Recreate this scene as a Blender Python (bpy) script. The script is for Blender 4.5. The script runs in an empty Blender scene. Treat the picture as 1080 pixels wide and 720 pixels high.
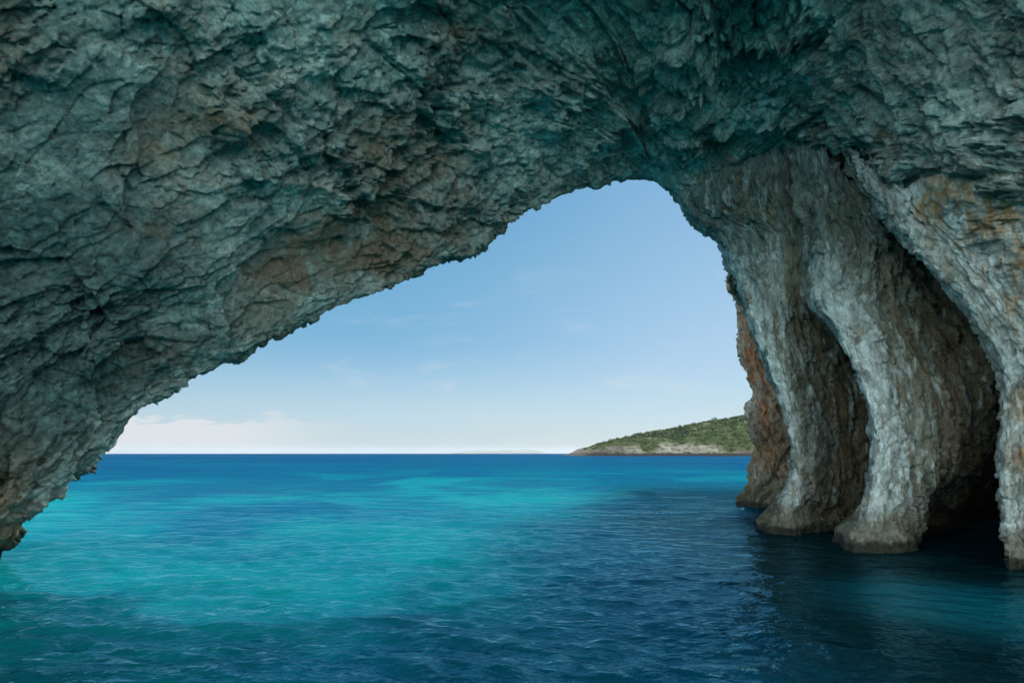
import bpy, math, random
import numpy as np
from mathutils import Vector

S = bpy.context.scene
COL = S.collection
rng = np.random.default_rng(7)
random.seed(7)

# ------------------------------------------------------------------ camera
CAM = np.array([0.0, 0.0, 2.5])
F = 750.0                       # focal length in pixels of the 1080 px wide photograph
PITCH = math.atan(117.5 / F)
cd = bpy.data.cameras.new('camera'); cam = bpy.data.objects.new('camera', cd); COL.objects.link(cam)
cam.location = CAM
cam.rotation_euler = (math.pi / 2 + PITCH, 0, 0)
cd.sensor_width = 36; cd.lens = 36 * F / 1080
cd.clip_start = 0.05; cd.clip_end = 90000
S.camera = cam

def at(px, py, y):
    """the point at ground distance y (metres ahead) seen in the direction px, py"""
    xc = (px - 540) / F; yc = (360 - py) / F
    d = np.array([xc, math.cos(PITCH) - yc * math.sin(PITCH), math.sin(PITCH) + yc * math.cos(PITCH)])
    return CAM + d / d[1] * y

def at_z(px, z, y):
    """the point at distance y and height z in the column px"""
    lo, hi = -2000., 1400.
    for _ in range(60):
        m = (lo + hi) / 2
        if at(px, m, y)[2] > z: lo = m
        else: hi = m
    return at(px, lo, y)

# ------------------------------------------------------------------ noise (numpy)
def _h(ix, iy, iz, seed):
    n = (ix.astype(np.int64) * 374761393 + iy.astype(np.int64) * 668265263 + iz * 2147483647 + seed * 1274126177) & 0xffffffff
    n = ((n ^ (n >> 13)) * 1274126177) & 0xffffffff
    n = ((n ^ (n >> 16)) * 2246822519) & 0xffffffff
    return ((n ^ (n >> 15)) & 0xffffff) / float(0xffffff)

def facets(x, y, seed):
    """broken planar facets: random offset and tilt per cell; also the distance to the cell edge"""
    ix = np.floor(x); iy = np.floor(y)
    f1 = np.full(x.shape, 9.); f2 = np.full(x.shape, 9.); val = np.zeros(x.shape)
    for dx in (-1, 0, 1):
        for dy in (-1, 0, 1):
            cx = ix + dx; cy = iy + dy
            ox = cx + _h(cx, cy, 1, seed) - x; oy = cy + _h(cx, cy, 2, seed) - y
            d = np.sqrt(ox * ox + oy * oy)
            v = (_h(cx, cy, 3, seed) - .5) + (_h(cx, cy, 4, seed) - .5) * 2.3 * ox + (_h(cx, cy, 5, seed) - .5) * 2.3 * oy
            near = d < f1
            f2 = np.where(near, f1, np.minimum(f2, d)); val = np.where(near, v, val); f1 = np.where(near, d, f1)
    return val, f2 - f1

def perlin(x, y, z, seed):
    ix = np.floor(x); iy = np.floor(y); iz = np.floor(z).astype(np.int64)
    fx = x - ix; fy = y - iy; fz = z - iz
    w = lambda t: t * t * t * (t * (t * 6 - 15) + 10)
    ux, uy, uz = w(fx), w(fy), w(fz); out = 0
    for a in (0, 1):
        for b in (0, 1):
            for c in (0, 1):
                h = _h(ix + a, iy + b, iz + c, seed); h2 = _h(ix + a, iy + b, iz + c, seed + 91)
                g = np.cos(h * 6.2832) * (fx - a) + np.sin(h * 6.2832) * (fy - b) + (h2 * 2 - 1) * (fz - c)
                out = out + g * np.where(a, ux, 1 - ux) * np.where(b, uy, 1 - uy) * np.where(c, uz, 1 - uz)
    return out

def fbm(p, scale, seed, octv=4):
    s = 0; a = 1
    for o in range(octv):
        q = p / scale * 2 ** o
        s = s + a * perlin(q[..., 0] + 13.7 * o, q[..., 1] + 5.1 * o, q[..., 2] + 9.3 * o, seed + o); a *= .5
    return s

# ------------------------------------------------------------------ surfaces
def cr(P, t):
    """Catmull-Rom along axis 0 of P at parameters t"""
    n = P.shape[0]
    i = np.clip(np.floor(t).astype(int), 0, n - 2); f = (t - i)
    f = f.reshape((-1,) + (1,) * (P.ndim - 1))
    E = np.concatenate([2 * P[:1] - P[1:2], P, 2 * P[-1:] - P[-2:-1]], 0)
    p0, p1, p2, p3 = E[i], E[i + 1], E[i + 2], E[i + 3]
    return .5 * (2 * p1 + (p2 - p0) * f + (2 * p0 - 5 * p1 + 4 * p2 - p3) * f * f + (3 * p1 - p0 - 3 * p2 + p3) * f ** 3)

def loft(P, tr, tc):
    A = cr(P, tr)
    return np.swapaxes(cr(np.swapaxes(A, 0, 1), tc), 0, 1)

def normals(G):
    du = np.gradient(G, axis=0); dv = np.gradient(G, axis=1)
    n = np.cross(du, dv)
    return n / np.maximum(np.linalg.norm(n, axis=-1, keepdims=True), 1e-9)

def ticks(spec):
    """[(t0, t1, n), ...] -> sample positions"""
    out = []
    for t0, t1, n in spec: out.append(np.linspace(t0, t1, n, endpoint=False))
    out.append(np.array([spec[-1][1]], float))
    return np.concatenate(out)

def sheet(name, G, mat, parent=None, closed=False, attrs=None, smooth=True):
    r, c = G.shape[:2]
    me = bpy.data.meshes.new(name)
    V = G.reshape(-1, 3)
    i = np.arange(r - 1)[:, None]; j = np.arange(c if closed else c - 1)[None, :]
    j2 = (j + 1) % c
    q = np.stack([i * c + j, i * c + j2, (i + 1) * c + j2, (i + 1) * c + j], -1).reshape(-1, 4)
    me.vertices.add(len(V)); me.vertices.foreach_set('co', V.astype(np.float32).ravel())
    me.loops.add(q.size); me.loops.foreach_set('vertex_index', q.astype(np.int32).ravel())
    me.polygons.add(len(q)); me.polygons.foreach_set('loop_start', (np.arange(len(q)) * 4).astype(np.int32))
    me.polygons.foreach_set('use_smooth', np.full(len(q), smooth))
    me.update(calc_edges=True)
    for k, a in (attrs or {}).items():
        at_ = me.attributes.new(k, 'FLOAT', 'POINT'); at_.data.foreach_set('value', a.astype(np.float32).ravel())
    me.materials.append(mat)
    o = bpy.data.objects.new(name, me); COL.objects.link(o)
    if parent: o.parent = parent
    return o

def raw(name, verts, faces, mat, parent=None, smooth=False):
    me = bpy.data.meshes.new(name); me.from_pydata([tuple(v) for v in verts], [], faces)
    me.polygons.foreach_set('use_smooth', np.full(len(faces), smooth)); me.update()
    me.materials.append(mat)
    o = bpy.data.objects.new(name, me); COL.objects.link(o)
    if parent: o.parent = parent
    return o

def tag(o, label=None, cat=None, group=None, kind=None):
    if label: o['label'] = label
    if cat: o['category'] = cat
    if group: o['group'] = group
    if kind: o['kind'] = kind
    return o

# ------------------------------------------------------------------ materials
class NT:
    def __init__(s, name):
        s.m = bpy.data.materials.new(name); s.m.use_nodes = True
        s.t = s.m.node_tree; s.t.nodes.clear()
        s.out = s.n('ShaderNodeOutputMaterial')
    def n(s, typ, **kw):
        nd = s.t.nodes.new(typ)
        for k, v in kw.items():
            if isinstance(k, str) and hasattr(nd, k): setattr(nd, k, v)
        return nd
    def l(s, a, b): s.t.links.new(a, b)
    def put(s, sock, v):
        if isinstance(v, bpy.types.NodeSocket): s.l(v, sock)
        else: sock.default_value = v
    def math(s, op, a, b=0.0, clamp=False):
        nd = s.n('ShaderNodeMath', operation=op); nd.use_clamp = clamp
        s.put(nd.inputs[0], a); s.put(nd.inputs[1], b); return nd.outputs[0]
    def mix(s, f, a, b, blend='MIX'):
        nd = s.n('ShaderNodeMix'); nd.data_type = 'RGBA'; nd.blend_type = blend
        s.put(nd.inputs[0], f)
        s.put(nd.inputs[6], a if isinstance(a, bpy.types.NodeSocket) else (*a, 1)[:4])
        s.put(nd.inputs[7], b if isinstance(b, bpy.types.NodeSocket) else (*b, 1)[:4]); return nd.outputs[2]
    def noise(s, vec, scale, detail=4, rough=.55, dist=0):
        nd = s.n('ShaderNodeTexNoise'); s.put(nd.inputs['Vector'], vec)
        nd.inputs['Scale'].default_value = scale; nd.inputs['Detail'].default_value = detail
        nd.inputs['Roughness'].default_value = rough; nd.inputs['Distortion'].default_value = dist; return nd.outputs[0]
    def voro(s, vec, scale, feature='F1', out=0):
        nd = s.n('ShaderNodeTexVoronoi', feature=feature); s.put(nd.inputs['Vector'], vec)
        nd.inputs['Scale'].default_value = scale; return nd.outputs[out]
    def rng(s, v, a, b, c=0., d=1.):
        nd = s.n('ShaderNodeMapRange'); nd.interpolation_type = 'SMOOTHSTEP'; s.put(nd.inputs[0], v)
        for k, x in zip((1, 2, 3, 4), (a, b, c, d)): nd.inputs[k].default_value = x
        return nd.outputs[0]
    def pos(s, scale=None):
        g = s.n('ShaderNodeNewGeometry').outputs['Position']
        if scale is None: return g
        m = s.n('ShaderNodeMapping'); s.l(g, m.inputs[0]); m.inputs['Scale'].default_value = scale; return m.outputs[0]
    def sep(s, v):
        nd = s.n('ShaderNodeSeparateXYZ'); s.l(v, nd.inputs[0]); return nd.outputs
    def attr(s, name):
        return s.n('ShaderNodeAttribute', attribute_name=name).outputs['Fac']
    def bump(s, h, dist, strength=1., nrm=None):
        nd = s.n('ShaderNodeBump'); s.put(nd.inputs['Height'], h)
        nd.inputs['Distance'].default_value = dist; s.put(nd.inputs['Strength'], strength)
        if nrm: s.l(nrm, nd.inputs['Normal'])
        return nd.outputs[0]
    def principled(s, col, rough, nrm=None, **kw):
        p = s.n('ShaderNodeBsdfPrincipled'); s.put(p.inputs['Base Color'], col if isinstance(col, bpy.types.NodeSocket) else (*col, 1))
        s.put(p.inputs['Roughness'], rough)
        if nrm: s.l(nrm, p.inputs['Normal'])
        for k, v in kw.items(): s.put(p.inputs[k], v)
        s.l(p.outputs[0], s.out.inputs[0]); return p

def rock_mat(name, grey, dark, brown, pale, orange, stretch=(1, 1, 1)):
    t = NT(name); P = t.pos(stretch); P0 = t.pos()
    big = t.noise(P0, .16, 5, .6, .5); mid = t.noise(P, .8, 6, .65, .6); fine = t.noise(P, 6, 6, .7)
    c = t.mix(t.rng(mid, .36, .66), dark, grey)
    c = t.mix(t.math('MULTIPLY', t.rng(t.noise(P, .33, 6, .6, .8), .50, .66), .75), c, brown)
    c = t.mix(t.math('MULTIPLY', t.rng(t.noise(P, 1.6, 5, .7, .4), .52, .70), t.rng(big, .40, .6)), c, pale)
    pm = t.math('MULTIPLY', t.attr('pale'), t.rng(t.noise(P, 2.4, 6, .7, .5), .30, .56))
    c = t.mix(pm, c, pale)
    vc = t.n('ShaderNodeSeparateColor'); wv = t.n('ShaderNodeVectorMath', operation='ADD')
    nz = t.n('ShaderNodeTexNoise'); t.l(P, nz.inputs['Vector']); nz.inputs['Scale'].default_value = 2.2; nz.inputs['Detail'].default_value = 5
    ns = t.n('ShaderNodeVectorMath', operation='SCALE'); t.l(nz.outputs['Color'], ns.inputs[0]); ns.inputs['Scale'].default_value = .7
    t.l(P, wv.inputs[0]); t.l(ns.outputs[0], wv.inputs[1])
    t.l(t.voro(wv.outputs[0], 1.7, 'F1', 1), vc.inputs[0])
    vd = t.n('ShaderNodeSeparateColor'); t.l(t.voro(wv.outputs[0], 4.6, 'F1', 1), vd.inputs[0])
    c = t.mix(t.rng(vc.outputs[0], .62, .92, 0, .55), c, dark); c = t.mix(t.rng(vc.outputs[1], .70, .95, 0, .5), c, pale)
    c = t.mix(t.rng(vd.outputs[0], .60, .95, 0, .5), c, dark); c = t.mix(t.rng(vd.outputs[1], .72, .95, 0, .6), c, pale)
    c = t.mix(t.math('MULTIPLY', t.attr('dark_teal'), .85), c, t.mix(t.rng(t.noise(P, 2.8, 6, .7, .4), .38, .62), (.022, .055, .052), (.075, .15, .145)))
    bm = t.math('MULTIPLY', t.attr('brown'), t.rng(t.noise(P, 1.1, 6, .65, .5), .26, .55))
    c = t.mix(bm, c, brown)
    om = t.math('MULTIPLY', t.attr('orange'), t.math('MULTIPLY', t.rng(t.noise(P, .9, 6, .65, .7), .36, .58), t.rng(t.noise(t.pos((1.4, 1.4, .5)), 2.6, 6, .7, .6), .36, .60, .15, 1.)))
    c = t.mix(om, c, orange)
    # mineral streaks washed down the face
    st = t.noise(t.pos((1.6, 1.6, .13)), 1.5, 6, .65, .35)
    c = t.mix(t.math('MULTIPLY', t.math('MULTIPLY', t.rng(st, .53, .64), t.attr('streak')), .65), c, pale)
    c = t.mix(t.math('MULTIPLY', t.math('MULTIPLY', t.rng(st, .47, .38), t.attr('streak')), .6), c, brown)
    # algae and wet band along the waterline
    z = t.sep(P0)[2]
    zz = t.math('ADD', z, t.math('MULTIPLY', t.math('SUBTRACT', t.noise(P0, 1.3, 4), .5), 1.0))
    c = t.mix(t.rng(zz, 1.25, .6, 0, .8), c, (.13, .11, .065))
    c = t.mix(t.rng(t.math('ADD', z, t.math('MULTIPLY', t.math('SUBTRACT', t.noise(P0, 3., 4), .5), .45)), .34, .16, 0, .92), c, (.026, .028, .02))
    # grain
    g = t.rng(fine, .30, .70, .62, 1.30)
    gm = t.n('ShaderNodeCombineColor'); [t.l(g, gm.inputs[i]) for i in range(3)]
    c = t.mix(1., c, gm.outputs[0], 'MULTIPLY')
    b1 = t.noise(P, 3.2, 8, .72, .3)
    v = t.voro(P, 4.5, 'F1', 0); v2 = t.voro(P, 12, 'F1', 0)
    h = t.math('ADD', t.math('MULTIPLY', b1, 1.2), t.math('ADD', t.math('MULTIPLY', v, .30), t.math('MULTIPLY', v2, .12)))
    n = t.bump(h, .16, .9)
    t.principled(c, .86, n, **{'Specular IOR Level': .25})
    return t.m

GREY = (.255, .38, .345); DARK = (.13, .195, .18); BROWN = (.185, .135, .09); PALE = (.52, .62, .57); ORANGE = (.45, .23, .10)
M_roof = rock_mat('roof rock', GREY, DARK, BROWN, PALE, ORANGE)
M_wall = rock_mat('wall rock', (.33, .385, .345), (.19, .215, .18), (.25, .20, .125), (.80, .90, .90), (.52, .32, .165), (1, 1, .62))
M_cliff = rock_mat('cliff rock', (.36, .32, .26), (.20, .18, .15), (.30, .19, .11), (.52, .47, .40), (.50, .18, .07), (1, 1, .4))

# ------------------------------------------------------------------ the sea cave
cave = bpy.data.objects.new('sea_cave', None); COL.objects.link(cave)
cave.location = (0, 17, 0)
tag(cave, 'great grey-green limestone sea cave arching over the water, fluted pillars on its right', 'sea cave')
CO = np.array([0, 17, 0.])

# --- roof: a closed tube round the mouth; rows follow the arch, columns go rim > vault > rear rim > top > face > rim
rim_px = [(-180, 655, 16.2), (-95, 614, 16.8), (-14, 580, 17.2), (36, 541, 17.6), (73, 502, 18), (107, 468, 18.5), (135, 439, 19), (180, 408, 19.5), (240, 380, 20.2), (305, 344, 21),
          (360, 322, 21.8), (420, 297, 22.5), (478, 262, 23.3), (535, 232, 24.2), (612, 200, 25.6), (682, 188, 27.2), (728, 206, 26.9), (830, 160, 24), (905, 164, 21), (985, 180, 18.6), (1070, 208, 16.4)]
rim = [at(*p) for p in rim_px]
rim[0][2] = -1.6
rim += [np.array([13.0, 11.2, 7.0]), np.array([15.5, 7.5, 3.0]), np.array([17.5, 5.5, -1.6])]
rim = np.array(rim)
NU = len(rim)
ang = np.interp(np.arange(NU), [0, 2, 9, 15, 20, NU - 1], np.radians([186, 176, 138, 92, 45, -6]))
rows = []
for k in range(NU):
    R = rim[k]; a = ang[k]
    Em = np.array([18.5 * math.cos(a), 8.5, 20.5 * math.sin(a)]); Er = np.array([20.0 * math.cos(a), 5.5, 23.0 * math.sin(a)])
    rad = np.array([math.cos(a), 0, math.sin(a)])
    ray = (R - CAM) / (R - CAM)[1]
    top = float(np.interp(k, [0, 4, 9, 15, 20, NU - 1], [1.5, 2.5, 3.5, 5, 8, 9]))
    hi = np.array([0, 0, 1.])
    bl = float(np.interp(k, [13, 16], [1, .2]))
    in1 = R * .88 + Em * .12 + rad * .75 * bl
    in2 = R * .66 + Em * .34 + rad * 1.1 * bl
    in3 = R * .33 + Em * .67 + rad * .9 * bl
    rear = Er + np.array([0, -.4, 0]) + rad * .7
    rt = Er + rad * 1.8 + np.array([0, .6, 0])
    tm = Em + rad * 3.5 + hi * top * .3 + np.array([0, 3., 0])
    o3 = R + ray * 1.5 + hi * top
    o2 = R + ray * 2.4 + hi * top * .45 + rad * .5
    o1 = R + ray * 1.3 + hi * (.85 + top * .10)
    rows.append([R, in1, in2, in3, Em, (Em + Er) / 2 + rad * .6, Er, rear, rt, tm, o3, o2, o1, R])
RC = np.array(rows)
tu = ticks([(0, 2, 30), (2, 5, 130), (5, 20, 900), (20, 21, 40), (21, NU - 1, 50)])
# wrap the section so that the spline is smooth through the rim
RW = np.concatenate([RC[:, -3:-1], RC, RC[:, 1:3]], 1)
tv = ticks([(2, 3, 70), (3, 4, 110), (4, 5, 150), (5, 6, 90), (6, 8, 60), (8, 13, 70), (13, 14, 30), (14, 15, 60)])[:-1]
G = loft(RW, tu, tv)
N = normals(G)
cen = np.array([0, 4., 3.])
# arc-length-like surface coordinates
U = np.interp(tu, np.arange(NU), np.concatenate([[0], np.cumsum(np.linalg.norm(np.diff(rim, axis=0), axis=1))]))[:, None] * np.ones(len(tv))[None]
mid_sec = RW[9]; V = np.interp(tv, np.arange(len(mid_sec)), np.concatenate([[0], np.cumsum(np.linalg.norm(np.diff(mid_sec, axis=0), axis=1))]))[None] * np.ones(len(tu))[:, None]
# keep the sheet outward (towards the air): flip normals if they point into the rock
iu = len(tu) // 2; iv = int(np.searchsorted(tv, 4.5))
if np.dot(N[iu, iv], CAM - G[iu, iv]) < 0: N = -N

def rock_disp(P, a, b, seed, amps, sizes, stretch, warp=.14):
    wx = fbm(P, 2.2, seed + 50, 3); wy = fbm(P + 31.7, 2.2, seed + 60, 3)
    d = np.zeros(a.shape)
    for k, (am, sz, st) in enumerate(zip(amps, sizes, stretch)):
        th = .35 * (k % 2) - .15
        aa = a * math.cos(th) + b * math.sin(th); bb = -a * math.sin(th) + b * math.cos(th)
        v, e = facets(aa / (sz * st) + wx * warp * 1.3 / max(sz, .7), bb / sz + wy * warp * 1.6 / max(sz, .7), seed + 7 * k)
        d += am * (v + .07 * np.clip(e / .12, 0, 1))
    return d

vis = np.exp(-((np.minimum(np.abs(tv - 2), np.abs(tv - 15))) / .5) ** 2)[None]          # 1 at the rim
low = fbm(G, 6.5, 3, 3) * .9 * (1 - .75 * vis)
mod = .22 + 1.55 * np.clip(1.5 * fbm(G, 4.2, 77, 3) + .45, 0, 1)
big, bige = facets((U * .8 + V * .6) / 6.5 + .25 * fbm(G, 3, 82, 3), (V * .8 - U * .6) / 3.6 + .25 * fbm(G, 3, 83, 3), 84)
D = low + rock_disp(G, U, V, 11, (.38, .30, .20, .12, .065), (2.7, 1.25, .58, .27, .14), (1.35, 1.4, 1.5, 1.4, 1.3)) * mod * (1 - .3 * vis) * (1 + .3 * (U > 30))
D += (.45 * big - .0 * np.exp(-(bige / .035) ** 2)) * (1 - .8 * vis)
D += .06 * fbm(G, .5, 400, 3)
# long fractured strata on the right half of the vault
sa, sb = (U - V) * .7071, (U + V) * .7071
strata = np.clip((tu - 12.5) / 2.5, 0, 1)[:, None] * (1 - .6 * vis)
D += strata * rock_disp(G, sa, sb, 311, (.30, .20, .12), (1.15, .55, .26), (4.0, 4.0, 3.5), .15)
D += (1 - strata) * (1 - .7 * vis) * rock_disp(G, sa * .3 + U * .9, V, 331, (.13, .10), (.9, .42), (2.2, 2.2), .12)
zf = np.ones_like(D)
G2 = G + N * D[..., None]
sU0 = np.stack([U / 2.0, V, U * 0], -1)
pale = np.clip(.10 + .9 * fbm(sU0, 4.0, 211, 3) + .55 * np.exp(-((tu[:, None] - 11.5) / 3.0) ** 2), 0, 1) * .75
crease = np.exp(-((tv - 2.12) / .12) ** 2)[None] * np.clip((tu - 15) / 1.5, 0, 1)[:, None]
pale = np.clip(pale + .5 * np.clip((tu - 12) / 3, 0, 1)[:, None] * np.clip(.5 + 1.1 * fbm(np.stack([sa / 4, sb, sa * 0], -1), 1.4, 217, 4), 0, 1), 0, 1) if False else pale
pale = np.maximum(pale, crease * np.clip(.6 + fbm(G, 1.2, 215, 3), 0, 1))
orange = np.clip(-1.0 + 2.6 * (fbm(G, 3.2, 223, 3) + .3), 0, 1) * .25
orange = np.where((tu[:, None] < 3.4), .35, orange)
brown = np.clip(.05 + 2.1 * fbm(sU0, 3.4, 231, 4), 0, 1) * .9
sU = np.stack([U / 2.6 + V * .3, V, U * 0], -1)
left_ = np.clip((12 - tu) / 5, 0, 1)[:, None]
dark_teal = np.clip(left_ * .95 + (.45 + .8 * left_) * fbm(sU, 2.6, 219, 4) - .03, 0, 1)  # darker teal tone, strongest on the left of the vault
brown = brown * (1 - .65 * strata)
roof = sheet('cave_roof', G2 - CO, M_roof, cave, True, dict(pale=np.clip(pale + .9 * strata * np.clip(.25 + 1.8 * fbm(np.stack([sa / 4, sb, sa * 0], -1), 1.4, 217, 4), 0, 1), 0, 1), orange=orange, brown=brown,
    dark_teal=dark_teal))
tag(roof, 'rough fractured overhanging rock ceiling')

# --- right wall: one fluted sheet; columns are knots across the wall, rows go down from the crease to below the water
W = None
K = {}
K[1] = [(714, 200, 27.0), (754, 246, 26.2), (774, 300, 25.5), (793, 350, 25), (812, 400, 24.8), (831, 450, 24.5), (833, 500, 24.3), (818, 535, 24)]
K[2] = [(745, 202, 25.6), (777, 245, 25), (798, 304, 24.4), (809, 350, 23.9), (824, 400, 23.6), (841, 450, 23.4), (845, 500, 23.2), (836, 535, 22.9)]
K[3] = [(800, 205, 24.3), (826, 250, 23.9), (838, 310, 23.9), (848, 350, 24.6), (864, 400, 25.1), (880, 450, 25.4), (886, 500, 25.4), (880, 540, 25)]
K[4] = [(835, 205, 23.6), (850, 255, 23.4), (866, 322, 24.2), (900, 362, 25.4), (926, 400, 26.0), (938, 450, 26.2), (936, 500, 26.2), (922, 545, 25.8)]
K[5] = [(850, 205, 22.9), (860, 252, 22.6), (856, 312, 22.4), (882, 352, 21.6), (906, 400, 21), (919, 450, 20.6), (915, 500, 20.4), (903, 540, 20.2)]
K[6] = [(862, 208, 22.5), (872, 258, 22), (874, 316, 21.5), (894, 352, 20.8), (916, 400, 20.2), (931, 450, 19.8), (932, 500, 19.5), (926, 540, 19.2)]
K[7] = [(880, 208, 22), (905, 260, 21.7), (916, 320, 21.4), (935, 355, 21.1), (951, 400, 20.8), (964, 450, 20.4), (972, 500, 20.2), (972, 535, 20.2)]
K[8] = [(898, 206, 21.5), (926, 262, 21.8), (950, 320, 21.7), (974, 360, 21.4), (994, 400, 21.2), (1008, 450, 21.0), (1008, 495, 21.3), (992, 528, 22.4)]
K[9] = [(922, 198, 21.2), (970, 255, 22.4), (1028, 310, 22.8), (1066, 350, 22.6), (1092, 400, 22.6), (1090, 450, 24.2), (1082, 500, 27), (1080, 540, 28)]
K[10] = [(920, 192, 19.9), (950, 250, 19.2), (1001, 300, 18.6), (1036, 350, 18.2), (1054, 400, 18), (1056, 450, 17.8), (1055, 500, 17.6), (1056, 550, 17.5)]
K[11] = [(948, 200, 19.2), (988, 250, 18.3), (1036, 300, 17.6), (1062, 350, 17.3), (1078, 400, 17), (1080, 450, 16.8), (1080, 500, 16.7), (1081, 550, 16.5)]
K[12] = [(990, 212, 18.2), (1050, 250, 17), (1092, 300, 16.4), (1112, 350, 16), (1126, 400, 15.8), (1128, 450, 15.6), (1130, 500, 15.5), (1132, 550, 15.4)]
foot = {1: (800, 23.8), 2: (838, 22.6), 3: (884, 24.2), 4: (902, 25.5), 5: (884, 19.8), 6: (928, 18.7), 7: (972, 19.6), 8: (985, 23.2), 9: (1080, 28), 10: (1060, 17.2), 11: (1084, 16.1), 12: (1136, 14.9)}
colsW = []
for k in range(1, 13):
    c = [at(*p) for p in K[k]]
    t0 = c[0] + (np.array([0, 1.0, 4.5]) if k < 8 else np.array([0, 2.2, 2.8]))
    px, d = foot[k]
    f0 = at_z(px, .12, d); f1 = at_z(px, -1.4, d - 1.1); f2 = at_z(px, -3., d - 1.4)
    colsW.append([t0] + c + [f0, f1, f2])
c1 = np.array(colsW[0])
out2 = c1 + np.array([11., 13., 0]); out1 = c1 + np.array([1.9, 3.2, 0])
c12 = np.array(colsW[-1])
def shift(c, x, y): 
    q = c.copy(); q[:, 0] = q[:, 0] * .4 + x * .6; q[:, 1] = y; q[0, 0] += 1; return q
e1 = shift(c12, 14.5, 11.0); e2 = shift(c12, 17.0, 6.); e3 = shift(c12, 24.0, 4.)
WC = np.stack([out2, out1] + [np.array(c) for c in colsW] + [e1, e2, e3], 1)      # rows x columns
NRW, NCW = WC.shape[:2]
tr = ticks([(0, 1, 24), (1, 9, 430), (9, 10, 26), (10, NRW - 1, 8)])
tc = ticks([(0, 1, 20), (1, 2, 50), (2, 3, 40), (3, 4, 50), (4, 5, 40), (5, 6, 60), (6, 7, 40), (7, 8, 40), (8, 9, 50), (9, 10, 50), (10, 11, 70), (11, 12, 40), (12, 13, 50), (13, 14, 60), (14, NCW - 1, 60)])
GW = loft(WC, tr, tc)
NW = normals(GW)
i0 = int(np.searchsorted(tr, 5)); j0 = int(np.searchsorted(tc, 7))
if np.dot(NW[i0, j0], CAM - GW[i0, j0]) < 0: NW = -NW
sec = WC[6]
SW = np.interp(tc, np.arange(NCW), np.concatenate([[0], np.cumsum(np.minimum(np.linalg.norm(np.diff(sec, axis=0), axis=1), 6))]))[None] * np.ones(len(tr))[:, None]
HW = GW[..., 2]
topw = np.clip((4.0 - tr) / 2.5, 0, 1)[:, None]
DW = fbm(GW * np.array([1, 1, .5]), 2.6, 501, 3) * .20
DW += rock_disp(GW, HW, SW, 520, (.09, .09, .075, .05, .03), (1.5, .75, .38, .2, .11), (2.4, 2.2, 1.9, 1.7, 1.4), .2) * (1 - .75 * topw)
DW += topw * rock_disp(GW, HW * .7 + SW * .7, .7 * SW - .7 * HW, 560, (.24, .18, .12, .07), (1.5, .75, .36, .18), (1.6, 1.6, 1.5, 1.4))
# scalloped flutes
fl = np.abs(perlin(SW * 2.1 + .8 * fbm(GW, 1.5, 600, 2), HW * .75, HW * 0, 601)); DW += -.08 * (1 - np.clip(fl * 3.2, 0, 1))
# rougher foot ledge
DW += np.clip((1.0 - HW) / 1.0, 0, 1) * (.30 * fbm(GW, .9, 620, 4) - .05)
GW2 = GW + NW * DW[..., None]
def band(c, w): return np.exp(-((tc - c) / w) ** 2)[None] * np.ones(len(tr))[:, None]
down = np.clip((tr - 1.0) / 3, 0, 1)[:, None]
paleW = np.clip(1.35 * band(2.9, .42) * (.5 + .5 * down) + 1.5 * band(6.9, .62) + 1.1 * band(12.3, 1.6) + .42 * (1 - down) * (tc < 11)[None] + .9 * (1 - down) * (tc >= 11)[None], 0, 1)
paleW *= np.clip(.85 + .7 * fbm(GW, 1.3, 640, 3), .25, 1)
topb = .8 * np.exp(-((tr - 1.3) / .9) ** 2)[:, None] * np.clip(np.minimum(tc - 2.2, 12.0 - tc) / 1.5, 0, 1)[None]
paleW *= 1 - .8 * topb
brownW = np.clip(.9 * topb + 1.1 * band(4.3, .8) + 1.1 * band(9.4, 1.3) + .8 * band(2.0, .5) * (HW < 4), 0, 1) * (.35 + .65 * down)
orW = 1.25 * np.clip(band(13.3, 1.1) * np.exp(-((tr[:, None] - 2.4) / 2.0) ** 2) * 1.7 + band(12.1, .5) * np.exp(-((tr[:, None] - 6.3) / 1.0) ** 2), 0, 1)

streakW = np.clip(.35 + .65 * down + fbm(GW, 3, 655, 2) * .5, 0, 1) * np.ones_like(HW)

dark_tealW = np.clip(np.exp(-((tr - 1.1) / 1.7) ** 2)[:, None] * np.clip(np.minimum(tc - 1.2, 11.2 - tc) / 1.0, 0, 1)[None] * (.85 + .5 * fbm(GW, 2.5, 657, 3)), 0, .9)  # darker teal tone towards the top of the wall

def wallpart(name, ca, cb, ra, rb, parent, off, label=None):
    ja, jb = int(np.searchsorted(tc, ca)), int(np.searchsorted(tc, cb)); ia, ib = int(np.searchsorted(tr, ra)), int(np.searchsorted(tr, rb))
    s = (slice(ia, min(ib + 1, len(tr))), slice(ja, min(jb + 1, len(tc))))
    o = sheet(name, GW2[s] - off, M_wall, parent, False, dict(pale=paleW[s], orange=orW[s], brown=brownW[s], streak=streakW[s], dark_teal=dark_tealW[s]))
    if label: o['label'] = label
    return o
FOOT = 8.6
for nm, ca, cb, lab, flab in (('rock_pillar', 0, 4.5, 'narrow far pillar beside the reddish outer cliff', None),
                              ('rock_recess', 4.5, 5.6, 'shaded hollow between the two far pillars', None),
                              ('rock_pillar', 5.6, 8.5, 'pale S-curved middle pillar with wide foot', None),
                              ('rock_recess', 8.5, 11.5, 'deep black hollow beside the nearest pillar', None),
                              ('rock_pillar', 11.5, NCW - 1, 'nearest pillar, orange-streaked, at the right edge', None)):
    p = wallpart(nm, ca, cb, 0, FOOT, cave, CO, lab)
    f = wallpart('pillar_foot' if nm == 'rock_pillar' else 'recess_foot', ca, cb, FOOT, NRW - 1, p, CO)
    f.matrix_parent_inverse.identity()

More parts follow.
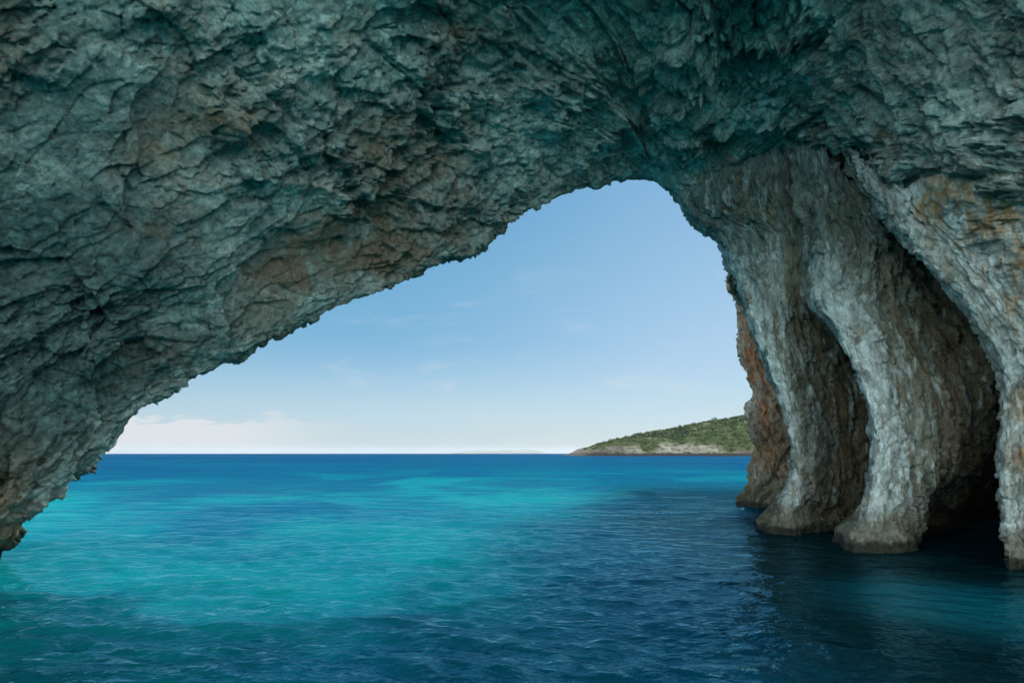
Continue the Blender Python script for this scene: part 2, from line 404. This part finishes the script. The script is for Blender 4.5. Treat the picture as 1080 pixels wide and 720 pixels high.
# ------------------------------------------------------------------ outer cliff beyond the pillars
E = [(776, 285), (778, 300), (784, 340), (793, 385), (801, 430), (807, 465), (805, 490), (797, 512)]
Cc = []
L = [at(px, py, 35) for px, py in E]
L = [L[0] + np.array([2.5, 1, 3])] + L + [at_z(784, .1, 34.6), at_z(778, -2., 34.2)]
L = np.array(L)
mid = L + np.array([1.1, -1.1, 0]); mid[-3:] += np.array([.3, -.4, 0])
right = L + np.array([4.2, -1.6, 0]); far_r = L + np.array([9, 1.5, 0])
for q_ in (right, far_r): q_[:3, 2] += np.array([12, 8, 4])  # unseen cliff top raised to block the sun from the pillars
back1 = L + np.array([.7, 2.0, 0]); back2 = L + np.array([5, 9, 0]); back3 = L + np.array([14, 20, 0])
for q_ in (back2, back3): q_[:3, 2] += np.array([12, 8, 4])  # unseen rear of the cliff raised too, as a sun block
CC = np.stack([back3, back2, back1, L, mid, right, far_r], 1)
tr3 = ticks([(0, 1, 30), (1, CC.shape[0] - 1, 330)]); tc3 = ticks([(0, 1, 20), (1, 2, 30), (2, 3, 60), (3, 4, 60), (4, 5, 70), (5, 6, 30)])
GC = loft(CC, tr3, tc3); NC_ = normals(GC)
i0 = len(tr3) // 2; j0 = int(np.searchsorted(tc3, 4))
if np.dot(NC_[i0, j0], CAM - GC[i0, j0]) < 0: NC_ = -NC_
SC = np.interp(tc3, np.arange(7), [0, 18, 28, 30.5, 32, 35.5, 41])[None] * np.ones(len(tr3))[:, None]
DC = fbm(GC, 2.5, 700, 3) * .3 + rock_disp(GC, GC[..., 2], SC, 720, (.35, .25, .15, .08), (1.6, .8, .4, .2), (2.0, 1.9, 1.8, 1.6), .3)
hz = GC[..., 2]
orC = np.clip((hz - 3.0) / 2.5, 0, 1) * np.exp(-((tc3 - 3.2) / .6) ** 2)[None]
brC = np.clip(.4 + fbm(GC, 2, 740, 3), 0, 1)
cliff = sheet('sea_cliff', GC + NC_ * DC[..., None] - np.array([12, 35, 0]), M_cliff, None, False, dict(pale=brC * 0 + .2, orange=np.clip(orC * 1.7, 0, 1.2), brown=brC, streak=brC * 0 + .7, dark_teal=np.clip((4.2 + 1.5 * brC - hz) / 2.5, 0, .9)))  # the last mask is a darker teal tone low on the cliff
cliff.location = (12, 35, 0)
tag(cliff, 'reddish-brown outer cliff standing in the sea just beyond the far pillar', 'cliff')

# small shrubs clinging to the rim above the red cliff
def leaf_mat(name, a, b, sc):
    t = NT(name); c = t.mix(t.rng(t.noise(t.pos(), sc, 4), .35, .65), a, b)
    t.principled(c, .7, None, **{'Specular IOR Level': .2}); return t.m
M_leaf = leaf_mat('shrub leaf', (.035, .05, .022), (.07, .085, .035), 9)
t_ = NT('twig bark'); t_.principled((.07, .05, .035), .9); M_twig = t_.m
def tube(vs, fs, a, b, r0, r1, n=5):
    a = np.array(a); b = np.array(b); d = (b - a) / np.linalg.norm(b - a)
    u = np.cross(d, [.3, .2, .9]); u /= np.linalg.norm(u); v = np.cross(d, u); base = len(vs)
    for p, r in ((a, r0), (b, r1)):
        for i in range(n):
            th = 2 * math.pi * i / n; vs.append(p + r * (math.cos(th) * u + math.sin(th) * v))
    for i in range(n): fs.append((base + i, base + (i + 1) % n, base + n + (i + 1) % n, base + n + i))
def shrub(px, py, d, size, label):
    base = at(px, py, d)
    root = bpy.data.objects.new('hanging_shrub', None); COL.objects.link(root); root.location = base
    tag(root, label, 'shrub', 'shrubs on the cliff edge')
    vs, fs, lv, lf = [], [], [], []
    for i in range(9):
        dirn = np.array([random.uniform(-1.2, -.1), random.uniform(-.6, .6), random.uniform(-.5, .6)]); dirn /= np.linalg.norm(dirn)
        p = np.array([.35, 0, 0.]); L_ = size * random.uniform(.6, 1.1)
        for s in range(3):
            q = p + (dirn * L_ / 3 + np.array([0, 0, -.03 * s])) * (1.5 if s == 0 else 1); tube(vs, fs, p, q, .016 - .004 * s, .012 - .004 * s); p = q
            for _ in range(10 if s else 3):
                c = p + rng.normal(0, .07, 3); t1 = rng.normal(0, 1, 3); t1 /= np.linalg.norm(t1); t2 = np.cross(t1, rng.normal(0, 1, 3)); t2 /= np.linalg.norm(t2)
                b0 = len(lv); lv += [c - t1 * .055, c + t2 * .022, c + t1 * .055, c - t2 * .022]; lf.append((b0, b0 + 1, b0 + 2, b0 + 3))
    raw('twigs', vs, fs, M_twig, root); raw('leaves', lv, lf, M_leaf, root)
shrub(766, 292, 26.0, .26, 'small dark shrub jutting from the arch edge, above the other one')
shrub(771, 304, 25.8, .20, 'smaller dark shrub on the arch edge, just above the red cliff top')

# ------------------------------------------------------------------ sea
RE = 6.371e6
def wave_height(X, Y):
    h = np.zeros(X.shape); r = np.hypot(X, Y)
    wr = np.random.default_rng(21)
    for i in range(84):
        lam = .26 * (12.0) ** (wr.random() ** 1.5)
        th = math.radians(62) + wr.normal(0, .55)
        k = 2 * math.pi / lam; ph = wr.random() * 6.28
        amp = .0046 * lam if lam < .8 else .0033 * lam ** .25
        fade = np.clip((lam / (.00055 * r * r + .10) - 1) / 1.5, 0, 1)
        s = np.sin(k * (X * math.cos(th) + Y * math.sin(th)) + ph + .6 * np.sin(k * .21 * (X * math.sin(th) - Y * math.cos(th)) + ph * 3))
        h += amp * fade * (s - .25 * (1 - s * s) * 0 + .18 * (s * s))
    return h
pys = np.concatenate([np.linspace(1150, 730, 60, endpoint=False), np.linspace(730, 482, 500, endpoint=False), 477.5 + 4.5 * np.exp(-np.linspace(0, 4.9, 50))])
dist = np.array([2.5 / math.tan(math.atan((py - 360) / F) - PITCH) for py in pys])
dist = np.concatenate([[.02], dist[(dist > 0) & (dist < 9500)], [9500.]])
dist = np.sort(dist)
azf = np.radians(np.concatenate([np.linspace(-180, -46, 60, endpoint=False), np.linspace(-46, 46, 900, endpoint=False), np.linspace(46, 180, 60, endpoint=False)]))
RR, AZ = np.meshgrid(dist, azf, indexing='ij')
X = RR * np.sin(AZ); Y = RR * np.cos(AZ)
inside = (np.abs(AZ) < math.radians(46))
Z = np.where(RR < 160, wave_height(X, Y), 0) * np.clip((math.radians(50) - np.abs(AZ)) / .06, 0, 1) * (1 - .6 * np.clip((X - 2) / 4, 0, 1) * np.clip((34 - Y) / 10, 0, 1)) - (RR ** 2) / (2 * RE)
t = NT('sea water')
P = t.pos(); xyz = t.sep(P)
dx, dy = xyz[0], xyz[1]
r = t.math('SQRT', t.math('ADD', t.math('POWER', dx, 2.), t.math('POWER', dy, 2.)))
n1 = t.noise(t.pos((1, .55, 1)), .055, 4, .55, .8); n2 = t.noise(t.pos((.5, 1, 1)), .012, 4, .6, .5); n3 = t.noise(t.pos((.35, 1, 1)), .0035, 4, .6, .4)
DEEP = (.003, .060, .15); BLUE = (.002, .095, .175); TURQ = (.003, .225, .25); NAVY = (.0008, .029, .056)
n1b = t.math('ADD', n1, t.math('MULTIPLY', t.math('SUBTRACT', t.noise(t.pos((.6, 1, 1)), .4, 5, .65, .5), .5), .28))
n1b = t.math('ADD', n1b, t.math('MULTIPLY', t.math('MULTIPLY', t.rng(dy, 34., 20.), t.rng(dx, 2., -3.)), .09))
n1b = t.math('SUBTRACT', n1b, t.rng(dy, 34., 60., 0, .05))
c = t.mix(t.rng(n1b, .38, .62), BLUE, TURQ)
farm = t.rng(r, 45, 125); c2 = t.mix(t.rng(n2, .42, .60), DEEP, (.002, .090, .170))
c = t.mix(farm, c, c2)
c3 = t.mix(t.rng(n3, .42, .62), (.003, .045, .125), (.004, .075, .17))
c = t.mix(t.rng(r, 170, 500), c, c3)
# cave shade and dark rocky bottom painted as one colour: limit runs diagonally, nearer on the left
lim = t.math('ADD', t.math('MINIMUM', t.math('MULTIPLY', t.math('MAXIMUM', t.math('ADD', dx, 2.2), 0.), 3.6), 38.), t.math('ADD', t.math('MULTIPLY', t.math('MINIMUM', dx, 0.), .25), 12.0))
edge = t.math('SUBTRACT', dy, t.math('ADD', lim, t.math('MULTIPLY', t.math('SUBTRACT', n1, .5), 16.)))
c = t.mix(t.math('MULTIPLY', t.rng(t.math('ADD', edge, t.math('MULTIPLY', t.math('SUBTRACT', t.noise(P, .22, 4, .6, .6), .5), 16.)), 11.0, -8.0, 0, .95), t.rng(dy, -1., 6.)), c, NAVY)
c = t.mix(t.rng(dy, -2., -9., 0, .9), c, (.03, .42, .46))      # unseen paler water added behind the arch to bounce light inside
c = t.mix(t.math('MULTIPLY', t.math('MULTIPLY', t.rng(t.noise(t.pos((1, .6, 1)), .16, 4, .6, .8), (.42), .60), t.rng(dx, 3., -3.)), t.math('MULTIPLY', t.rng(edge, 4., -4., 0, .75), t.rng(dy, 7., 12.))), c, (.003, .16, .185))
c = t.mix(t.math('MULTIPLY', t.rng(dx, 2.2, 5.0, 0, .95), t.math('MULTIPLY', t.rng(dy, 36., 24.), t.rng(dy, 1., 5.))), c, (.0008, .013, .019))  # dark pillar reflections painted into the water colour on the right
# paler sand in the little bay before the deep hollow
ax = t.math('SUBTRACT', dx, 7.6); ay = t.math('MULTIPLY', t.math('SUBTRACT', dy, 12.4), .8)
ar = t.math('SQRT', t.math('ADD', t.math('POWER', ax, 2.), t.math('POWER', ay, 2.)))
c = t.mix(t.rng(t.math('ADD', ar, t.math('MULTIPLY', n1, 1.)), 3.4, .6, 0, .75), c, (.004, .12, .17))
w1 = t.noise(t.pos((1, .8, 1)), 2.2, 4, .6, .3); w2 = t.noise(t.pos((.6, 1, 1)), .35, 5, .65, .4); w3 = t.noise(P, 7, 3, .6, .2)
nr = t.bump(w3, .05, .35); nr = t.bump(w1, .16, t.math('MULTIPLY', t.rng(dx, 1.5, 6.5, .6, .2), 1.), nr)
nr = t.bump(w2, 1.0, t.rng(r, 15, 60, .0, .75), nr) if False else nr
b2 = t.n('ShaderNodeBump'); t.l(w2, b2.inputs['Height']); b2.inputs['Distance'].default_value = 1.8
t.l(t.rng(r, 12, 60, .15, 1.0), b2.inputs['Strength']); t.l(nr, b2.inputs['Normal'])
df = t.n('ShaderNodeSubsurfaceScattering', falloff='BURLEY'); t.l(c, df.inputs['Color']); df.inputs['Scale'].default_value = 7.0
df.inputs['Radius'].default_value = (.3, 1.0, 1.2); t.l(b2.outputs[0], df.inputs['Normal'])
gl = t.n('ShaderNodeBsdfGlossy'); gl.inputs['Color'].default_value = (.30, .72, .92, 1); gl.inputs['Roughness'].default_value = .07; t.l(b2.outputs[0], gl.inputs['Normal'])
fr = t.n('ShaderNodeFresnel'); fr.inputs['IOR'].default_value = 1.33; t.l(b2.outputs[0], fr.inputs['Normal'])
fmax = t.rng(r, 10, 90, .75, .18)
d2 = t.n('ShaderNodeBsdfDiffuse'); t.l(c, d2.inputs[0]); t.l(b2.outputs[0], d2.inputs['Normal'])
dm = t.n('ShaderNodeMixShader'); dm.inputs[0].default_value = .6; t.l(df.outputs[0], dm.inputs[1]); t.l(d2.outputs[0], dm.inputs[2])
mx = t.n('ShaderNodeMixShader'); t.l(t.math('MULTIPLY', t.math('MINIMUM', fr.outputs[0], .8), fmax), mx.inputs[0]); t.l(dm.outputs[0], mx.inputs[1]); t.l(gl.outputs[0], mx.inputs[2])
t.l(mx.outputs[0], t.out.inputs[0])
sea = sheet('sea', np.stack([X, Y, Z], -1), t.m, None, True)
tag(sea, 'turquoise and deep blue rippled sea', None, None, 'structure')

# ------------------------------------------------------------------ headland, its scrub, the far island
t = NT('headland ground'); P = t.pos(); z = t.sep(P)[2]
c = t.mix(t.rng(t.noise(P, .07, 6, .65), .4, .62), (.06, .08, .028), (.11, .12, .05))
rk = t.noise(t.pos((1, 1, 3)), .16, 6, .7); hx_ = t.sep(P)[0]
band_ = t.math('MULTIPLY', t.rng(t.math('ADD', hx_, t.math('MULTIPLY', rk, 40.)), 112, 128), t.rng(t.math('ADD', hx_, t.math('MULTIPLY', rk, 40.)), 222, 196))
rockc = t.mix(t.rng(rk, .38, .62), (.10, .08, .065), (.20, .165, .13))
rockc = t.mix(t.math('MULTIPLY', band_, t.rng(rk, .40, .56)), rockc, (.34, .29, .23))
c = t.mix(t.attr('rock'), c, rockc)
c = t.mix(t.rng(t.math('ADD', z, t.math('MULTIPLY', rk, 3.)), 5.0, 3.2), c, (.05, .042, .038))
t.principled(c, .9, t.bump(t.noise(P, .5, 6, .7), 1.5, .8), **{'Specular IOR Level': .15})
xs = np.linspace(55, 430, 420); ys = np.concatenate([np.linspace(585, 720, 190), np.linspace(725, 900, 40)])
XX, YY = np.meshgrid(xs, ys, indexing='ij')
prof_px = np.array([605, 612, 620, 640, 660, 680, 700, 720, 740, 760, 780, 800, 900, 1100]); prof_h = np.array([-1, 1.5, 6, 12.5, 17, 21.5, 25.5, 29.5, 33, 36, 38.5, 41, 55, 60])
Hr = np.interp(XX / 655 * F + 540, prof_px, prof_h * 655 / F)
PQ = np.stack([XX, YY, XX * 0], -1)
shore = 612 + 10 * fbm(PQ, 60, 801, 3) + 6 * np.clip((110 - XX) / 50, 0, 1)
q = YY - shore
cl = np.minimum(Hr, 7.5 + 5 * fbm(PQ, 40, 811, 3) + 3.0 * np.exp(-((XX - 135) / 30) ** 2))
sl = np.clip(q / 7, 0, 1) ** .7
up = np.clip((q - 7) / 52, 0, 1); up = 1 - (1 - up) ** 1.6
HH = cl * sl + np.maximum(Hr - cl, 0) * up - 3 * np.clip(-q / 6, 0, 1) * 2
HH += np.clip(q / 8, 0, 1) * (2.4 * fbm(PQ, 22, 821, 4)) * np.clip(Hr / 8, 0.15, 1)
v, e = facets(XX / 9, YY / 4, 831); HH += np.clip(q / 3, 0, 1) * (1 - up) * v * 3.0 * np.clip(Hr / 8, 0.2, 1)
HH -= np.clip((YY - 780) / 120, 0, 1) * HH * .9
HH -= np.clip((XX - 380) / 50, 0, 1) * (HH + 4)
HH -= np.clip((YY - 870) / 30, 0, 1) * 6
rockm = np.clip((8.5 + 9 * fbm(PQ, 34, 841, 3) + 4.5 * np.exp(-((XX - 140) / 30) ** 2) - 3.5 * np.clip((XX - 190) / 30, 0, 1) - HH) / 2.5, 0, 1)
head = sheet('headland', np.stack([XX, YY, HH], -1), t.m, None, False, dict(rock=rockm))
tag(head, 'low green scrub-covered headland with pale rocky shore', None, None, 'structure')
M_scrub = leaf_mat('scrub leaf', (.036, .060, .024), (.08, .105, .036), .028)
lv, lf = [], []
cnt = 0
xi = np.searchsorted
while cnt < 3600:
    x = random.uniform(70, 300); y = random.uniform(612, 700)
    i = min(int((x - 55) / (375) * 419), 418); j = int(xi(ys, y)) - 1
    if HH[i, j] < 2.5 or (rockm[i, j] > .35 and random.random() > .06): continue
    dens = perlin(np.array([x / 22.]), np.array([y / 22.]), np.array([.5]), 861)[0]
    if dens < -.18 and random.random() > .25: continue
    cnt += 1
    s = random.uniform(.6, 1.3) * (1.7 if random.random() < .12 else 1) * (1 + .9 * max(dens, 0)) * (1.5 if x > 185 and random.random() < .3 else 1); c0 = np.array([x, y, HH[i, j] + s * .35])
    for _ in range(22):
        u = rng.normal(0, 1, 3); u /= np.linalg.norm(u); u[2] = abs(u[2]) if random.random() < .85 else u[2]
        pc = c0 + u * np.array([s, s, s * .8]) * random.uniform(.6, 1.0)
        t1 = rng.normal(0, 1, 3); t1 -= u * t1.dot(u) * .7; t1 /= np.linalg.norm(t1); t2 = np.cross(u, t1)
        m = s * random.uniform(.22, .42); b0 = len(lv)
        lv += [pc - t1 * m, pc + t2 * m * .8, pc + t1 * m, pc - t2 * m * .8]; lf.append((b0, b0 + 1, b0 + 2, b0 + 3))
scrub = raw('scrub', lv, lf, M_scrub)
tag(scrub, 'dense low scrub covering the headland slope', None, None, 'stuff')

t = NT('island rock'); t.principled(t.mix(t.rng(t.noise(t.pos(), .002, 5), .4, .6), (.10, .11, .07), (.24, .21, .17)), .95)
D_I = 24000.
xs = np.linspace(-2400, 1500, 160); ys = np.linspace(D_I, D_I + 2400, 40)
XX, YY = np.meshgrid(xs, ys, indexing='ij')
ridge = np.interp(XX / D_I * F + 540, [470, 482, 490, 505, 520, 535, 552, 562, 572, 582], [-2, 1.2, 2.4, 2.8, 3.6, 3.3, 3.9, 3.4, 1.6, -2]) * D_I / F + 26
bell = np.sin(np.clip((YY - D_I) / 2400, 0, 1) * math.pi) ** .6
ZZ = ridge * bell + 16 * fbm(np.stack([XX, YY, XX * 0], -1), 500, 901, 4) * bell - 30
isl = sheet('distant_island', np.stack([XX, YY, ZZ], -1), t.m); tag(isl, 'faint pale island on the horizon', None, None, 'structure')

# ------------------------------------------------------------------ haze
hx = 28000.; zb, zt = -60., 145.
hv = [(x, y, z) for x in (-11000., 11000.) for y in (-10000., hx) for z in (zb, zt)]
t = NT('haze air'); vol = t.n('ShaderNodeVolumePrincipled')
vol.inputs['Color'].default_value = (.78, .86, .94, 1); vol.inputs['Density'].default_value = 2.4e-5; vol.inputs['Anisotropy'].default_value = .2
t.l(vol.outputs[0], t.out.inputs['Volume'])
hz_ = raw('haze', hv, [(0, 1, 3, 2), (4, 6, 7, 5), (0, 4, 5, 1), (2, 3, 7, 6), (0, 2, 6, 4), (1, 5, 7, 3)], t.m)
tag(hz_, 'thin pale sea haze', None, None, 'stuff')

# ------------------------------------------------------------------ light
SUN_EL, SUN_AZ = math.radians(37), math.radians(25)        # azimuth clockwise from +y (the view direction): to the right
w = bpy.data.worlds.new('World'); S.world = w; w.use_nodes = True
nt = w.node_tree; nt.nodes.clear()
class WT(NT):
    def __init__(s, tree): s.t = tree
wt = WT(nt)
sky = wt.n('ShaderNodeTexSky', sky_type='NISHITA'); sky.sun_disc = False
sky.sun_elevation = SUN_EL; sky.sun_rotation = SUN_AZ; sky.air_density = 1.0; sky.dust_density = .4; sky.ozone_density = 2.5; sky.altitude = 0
# low bank of cloud over the left of the horizon and a thin wisp, laid out by compass direction and elevation
tcn = wt.n('ShaderNodeTexCoord').outputs['Generated']
X_, Y_, Z_ = wt.sep(tcn)
az = wt.math('ARCTAN2', X_, Y_); el = wt.math('ARCSINE', Z_)
cv = wt.n('ShaderNodeCombineXYZ'); wt.l(wt.math('MULTIPLY', az, 14.), cv.inputs[0]); wt.l(wt.math('MULTIPLY', el, 60.), cv.inputs[1])
cn = wt.noise(cv.outputs[0], 1.0, 6, .55, .3)
topel = wt.math('ADD', .018, wt.math('MULTIPLY', cn, .055))
inb = wt.rng(wt.math('SUBTRACT', topel, el), -.001, .0045)
azm = wt.math('MULTIPLY', wt.rng(az, -.95, -.56), wt.rng(az, -.18, -.42))
cm = wt.math('MULTIPLY', wt.math('MULTIPLY', inb, azm), wt.math('MULTIPLY', wt.rng(el, -.01, .02, .4, .75), 1.0))
wz = wt.math('MULTIPLY', wt.rng(wt.noise(cv.outputs[0], .55, 6, .6, .8), .52, .75), wt.math('MULTIPLY', wt.rng(el, .0, .1), wt.rng(el, .35, .12)))
cm = wt.math('ADD', cm, wt.math('MULTIPLY', wz, .22), True)
ramp = wt.n('ShaderNodeValToRGB'); cr_ = ramp.color_ramp
wt.l(wt.math('MULTIPLY', el, 1 / 1.5708), ramp.inputs[0])
SK = 1 / (.10 * 2 ** .6)
stops = [(0, (.44, .55, .65)), (.03, (.40, .58, .71)), (.09, (.32, .51, .71)), (.16, (.24, .46, .66)), (.20, (.195, .42, .64)), (.26, (.145, .375, .62)), (.5, (.10, .31, .60)), (1, (.08, .26, .54))]
while len(cr_.elements) < len(stops): cr_.elements.new(.5)
for e_, (p_, c_) in zip(cr_.elements, stops): e_.position = p_; e_.color = (*[min(x, 1) for x in c_], 1)
rs = wt.n('ShaderNodeVectorMath', operation='SCALE'); wt.l(ramp.outputs[0], rs.inputs[0]); rs.inputs['Scale'].default_value = SK
base = wt.mix(.86, sky.outputs[0], rs.outputs[0])
tm_ = wt.math('MULTIPLY', wt.rng(az, .34, -.22), wt.rng(el, .05, .17))
base = wt.mix(tm_, base, wt.mix(1., base, (.58, .82, .90), 'MULTIPLY'))
colr = wt.mix(cm, base, (.80 * SK, .80 * SK, .82 * SK))
# unseen bright cloud added behind the camera to light the cave inside
kn = wt.noise(tcn, 2.6, 6, .58, .3)
kc = wt.math('MULTIPLY', wt.rng(kn, .36, .56), wt.math('MULTIPLY', wt.rng(Y_, .12, -.22), wt.rng(el, -.02, .05)))
colr = wt.mix(kc, colr, (2.6 * SK, 3.05 * SK, 3.0 * SK))
bg = wt.n('ShaderNodeBackground'); wt.l(colr, bg.inputs[0]); bg.inputs[1].default_value = .10
wo = wt.n('ShaderNodeOutputWorld'); wt.l(bg.outputs[0], wo.inputs[0])

sd = bpy.data.lights.new('sun', 'SUN'); so = bpy.data.objects.new('sun', sd); COL.objects.link(so)
sd.energy = 3.6; sd.angle = math.radians(.53); sd.color = (1, .95, .87)
sv = Vector((math.sin(SUN_AZ) * math.cos(SUN_EL), math.cos(SUN_AZ) * math.cos(SUN_EL), math.sin(SUN_EL)))
so.rotation_euler = sv.to_track_quat('Z', 'Y').to_euler(); so.location = (0, -30, 60)

# ------------------------------------------------------------------ render settings
S.render.engine = 'CYCLES'
S.view_settings.view_transform = 'Standard'; S.view_settings.look = 'None'; S.view_settings.gamma = 1; S.view_settings.use_curve_mapping = False
S.view_settings.exposure = 0.6
cy = S.cycles
cy.max_bounces = 10; cy.diffuse_bounces = 6; cy.glossy_bounces = 4; cy.volume_bounces = 0; cy.caustics_reflective = False; cy.caustics_refractive = False
cy.use_denoising = True; cy.use_adaptive_sampling = True; cy.adaptive_threshold = .02
cy.sample_clamp_indirect = 6; cy.sample_clamp_direct = 1.5
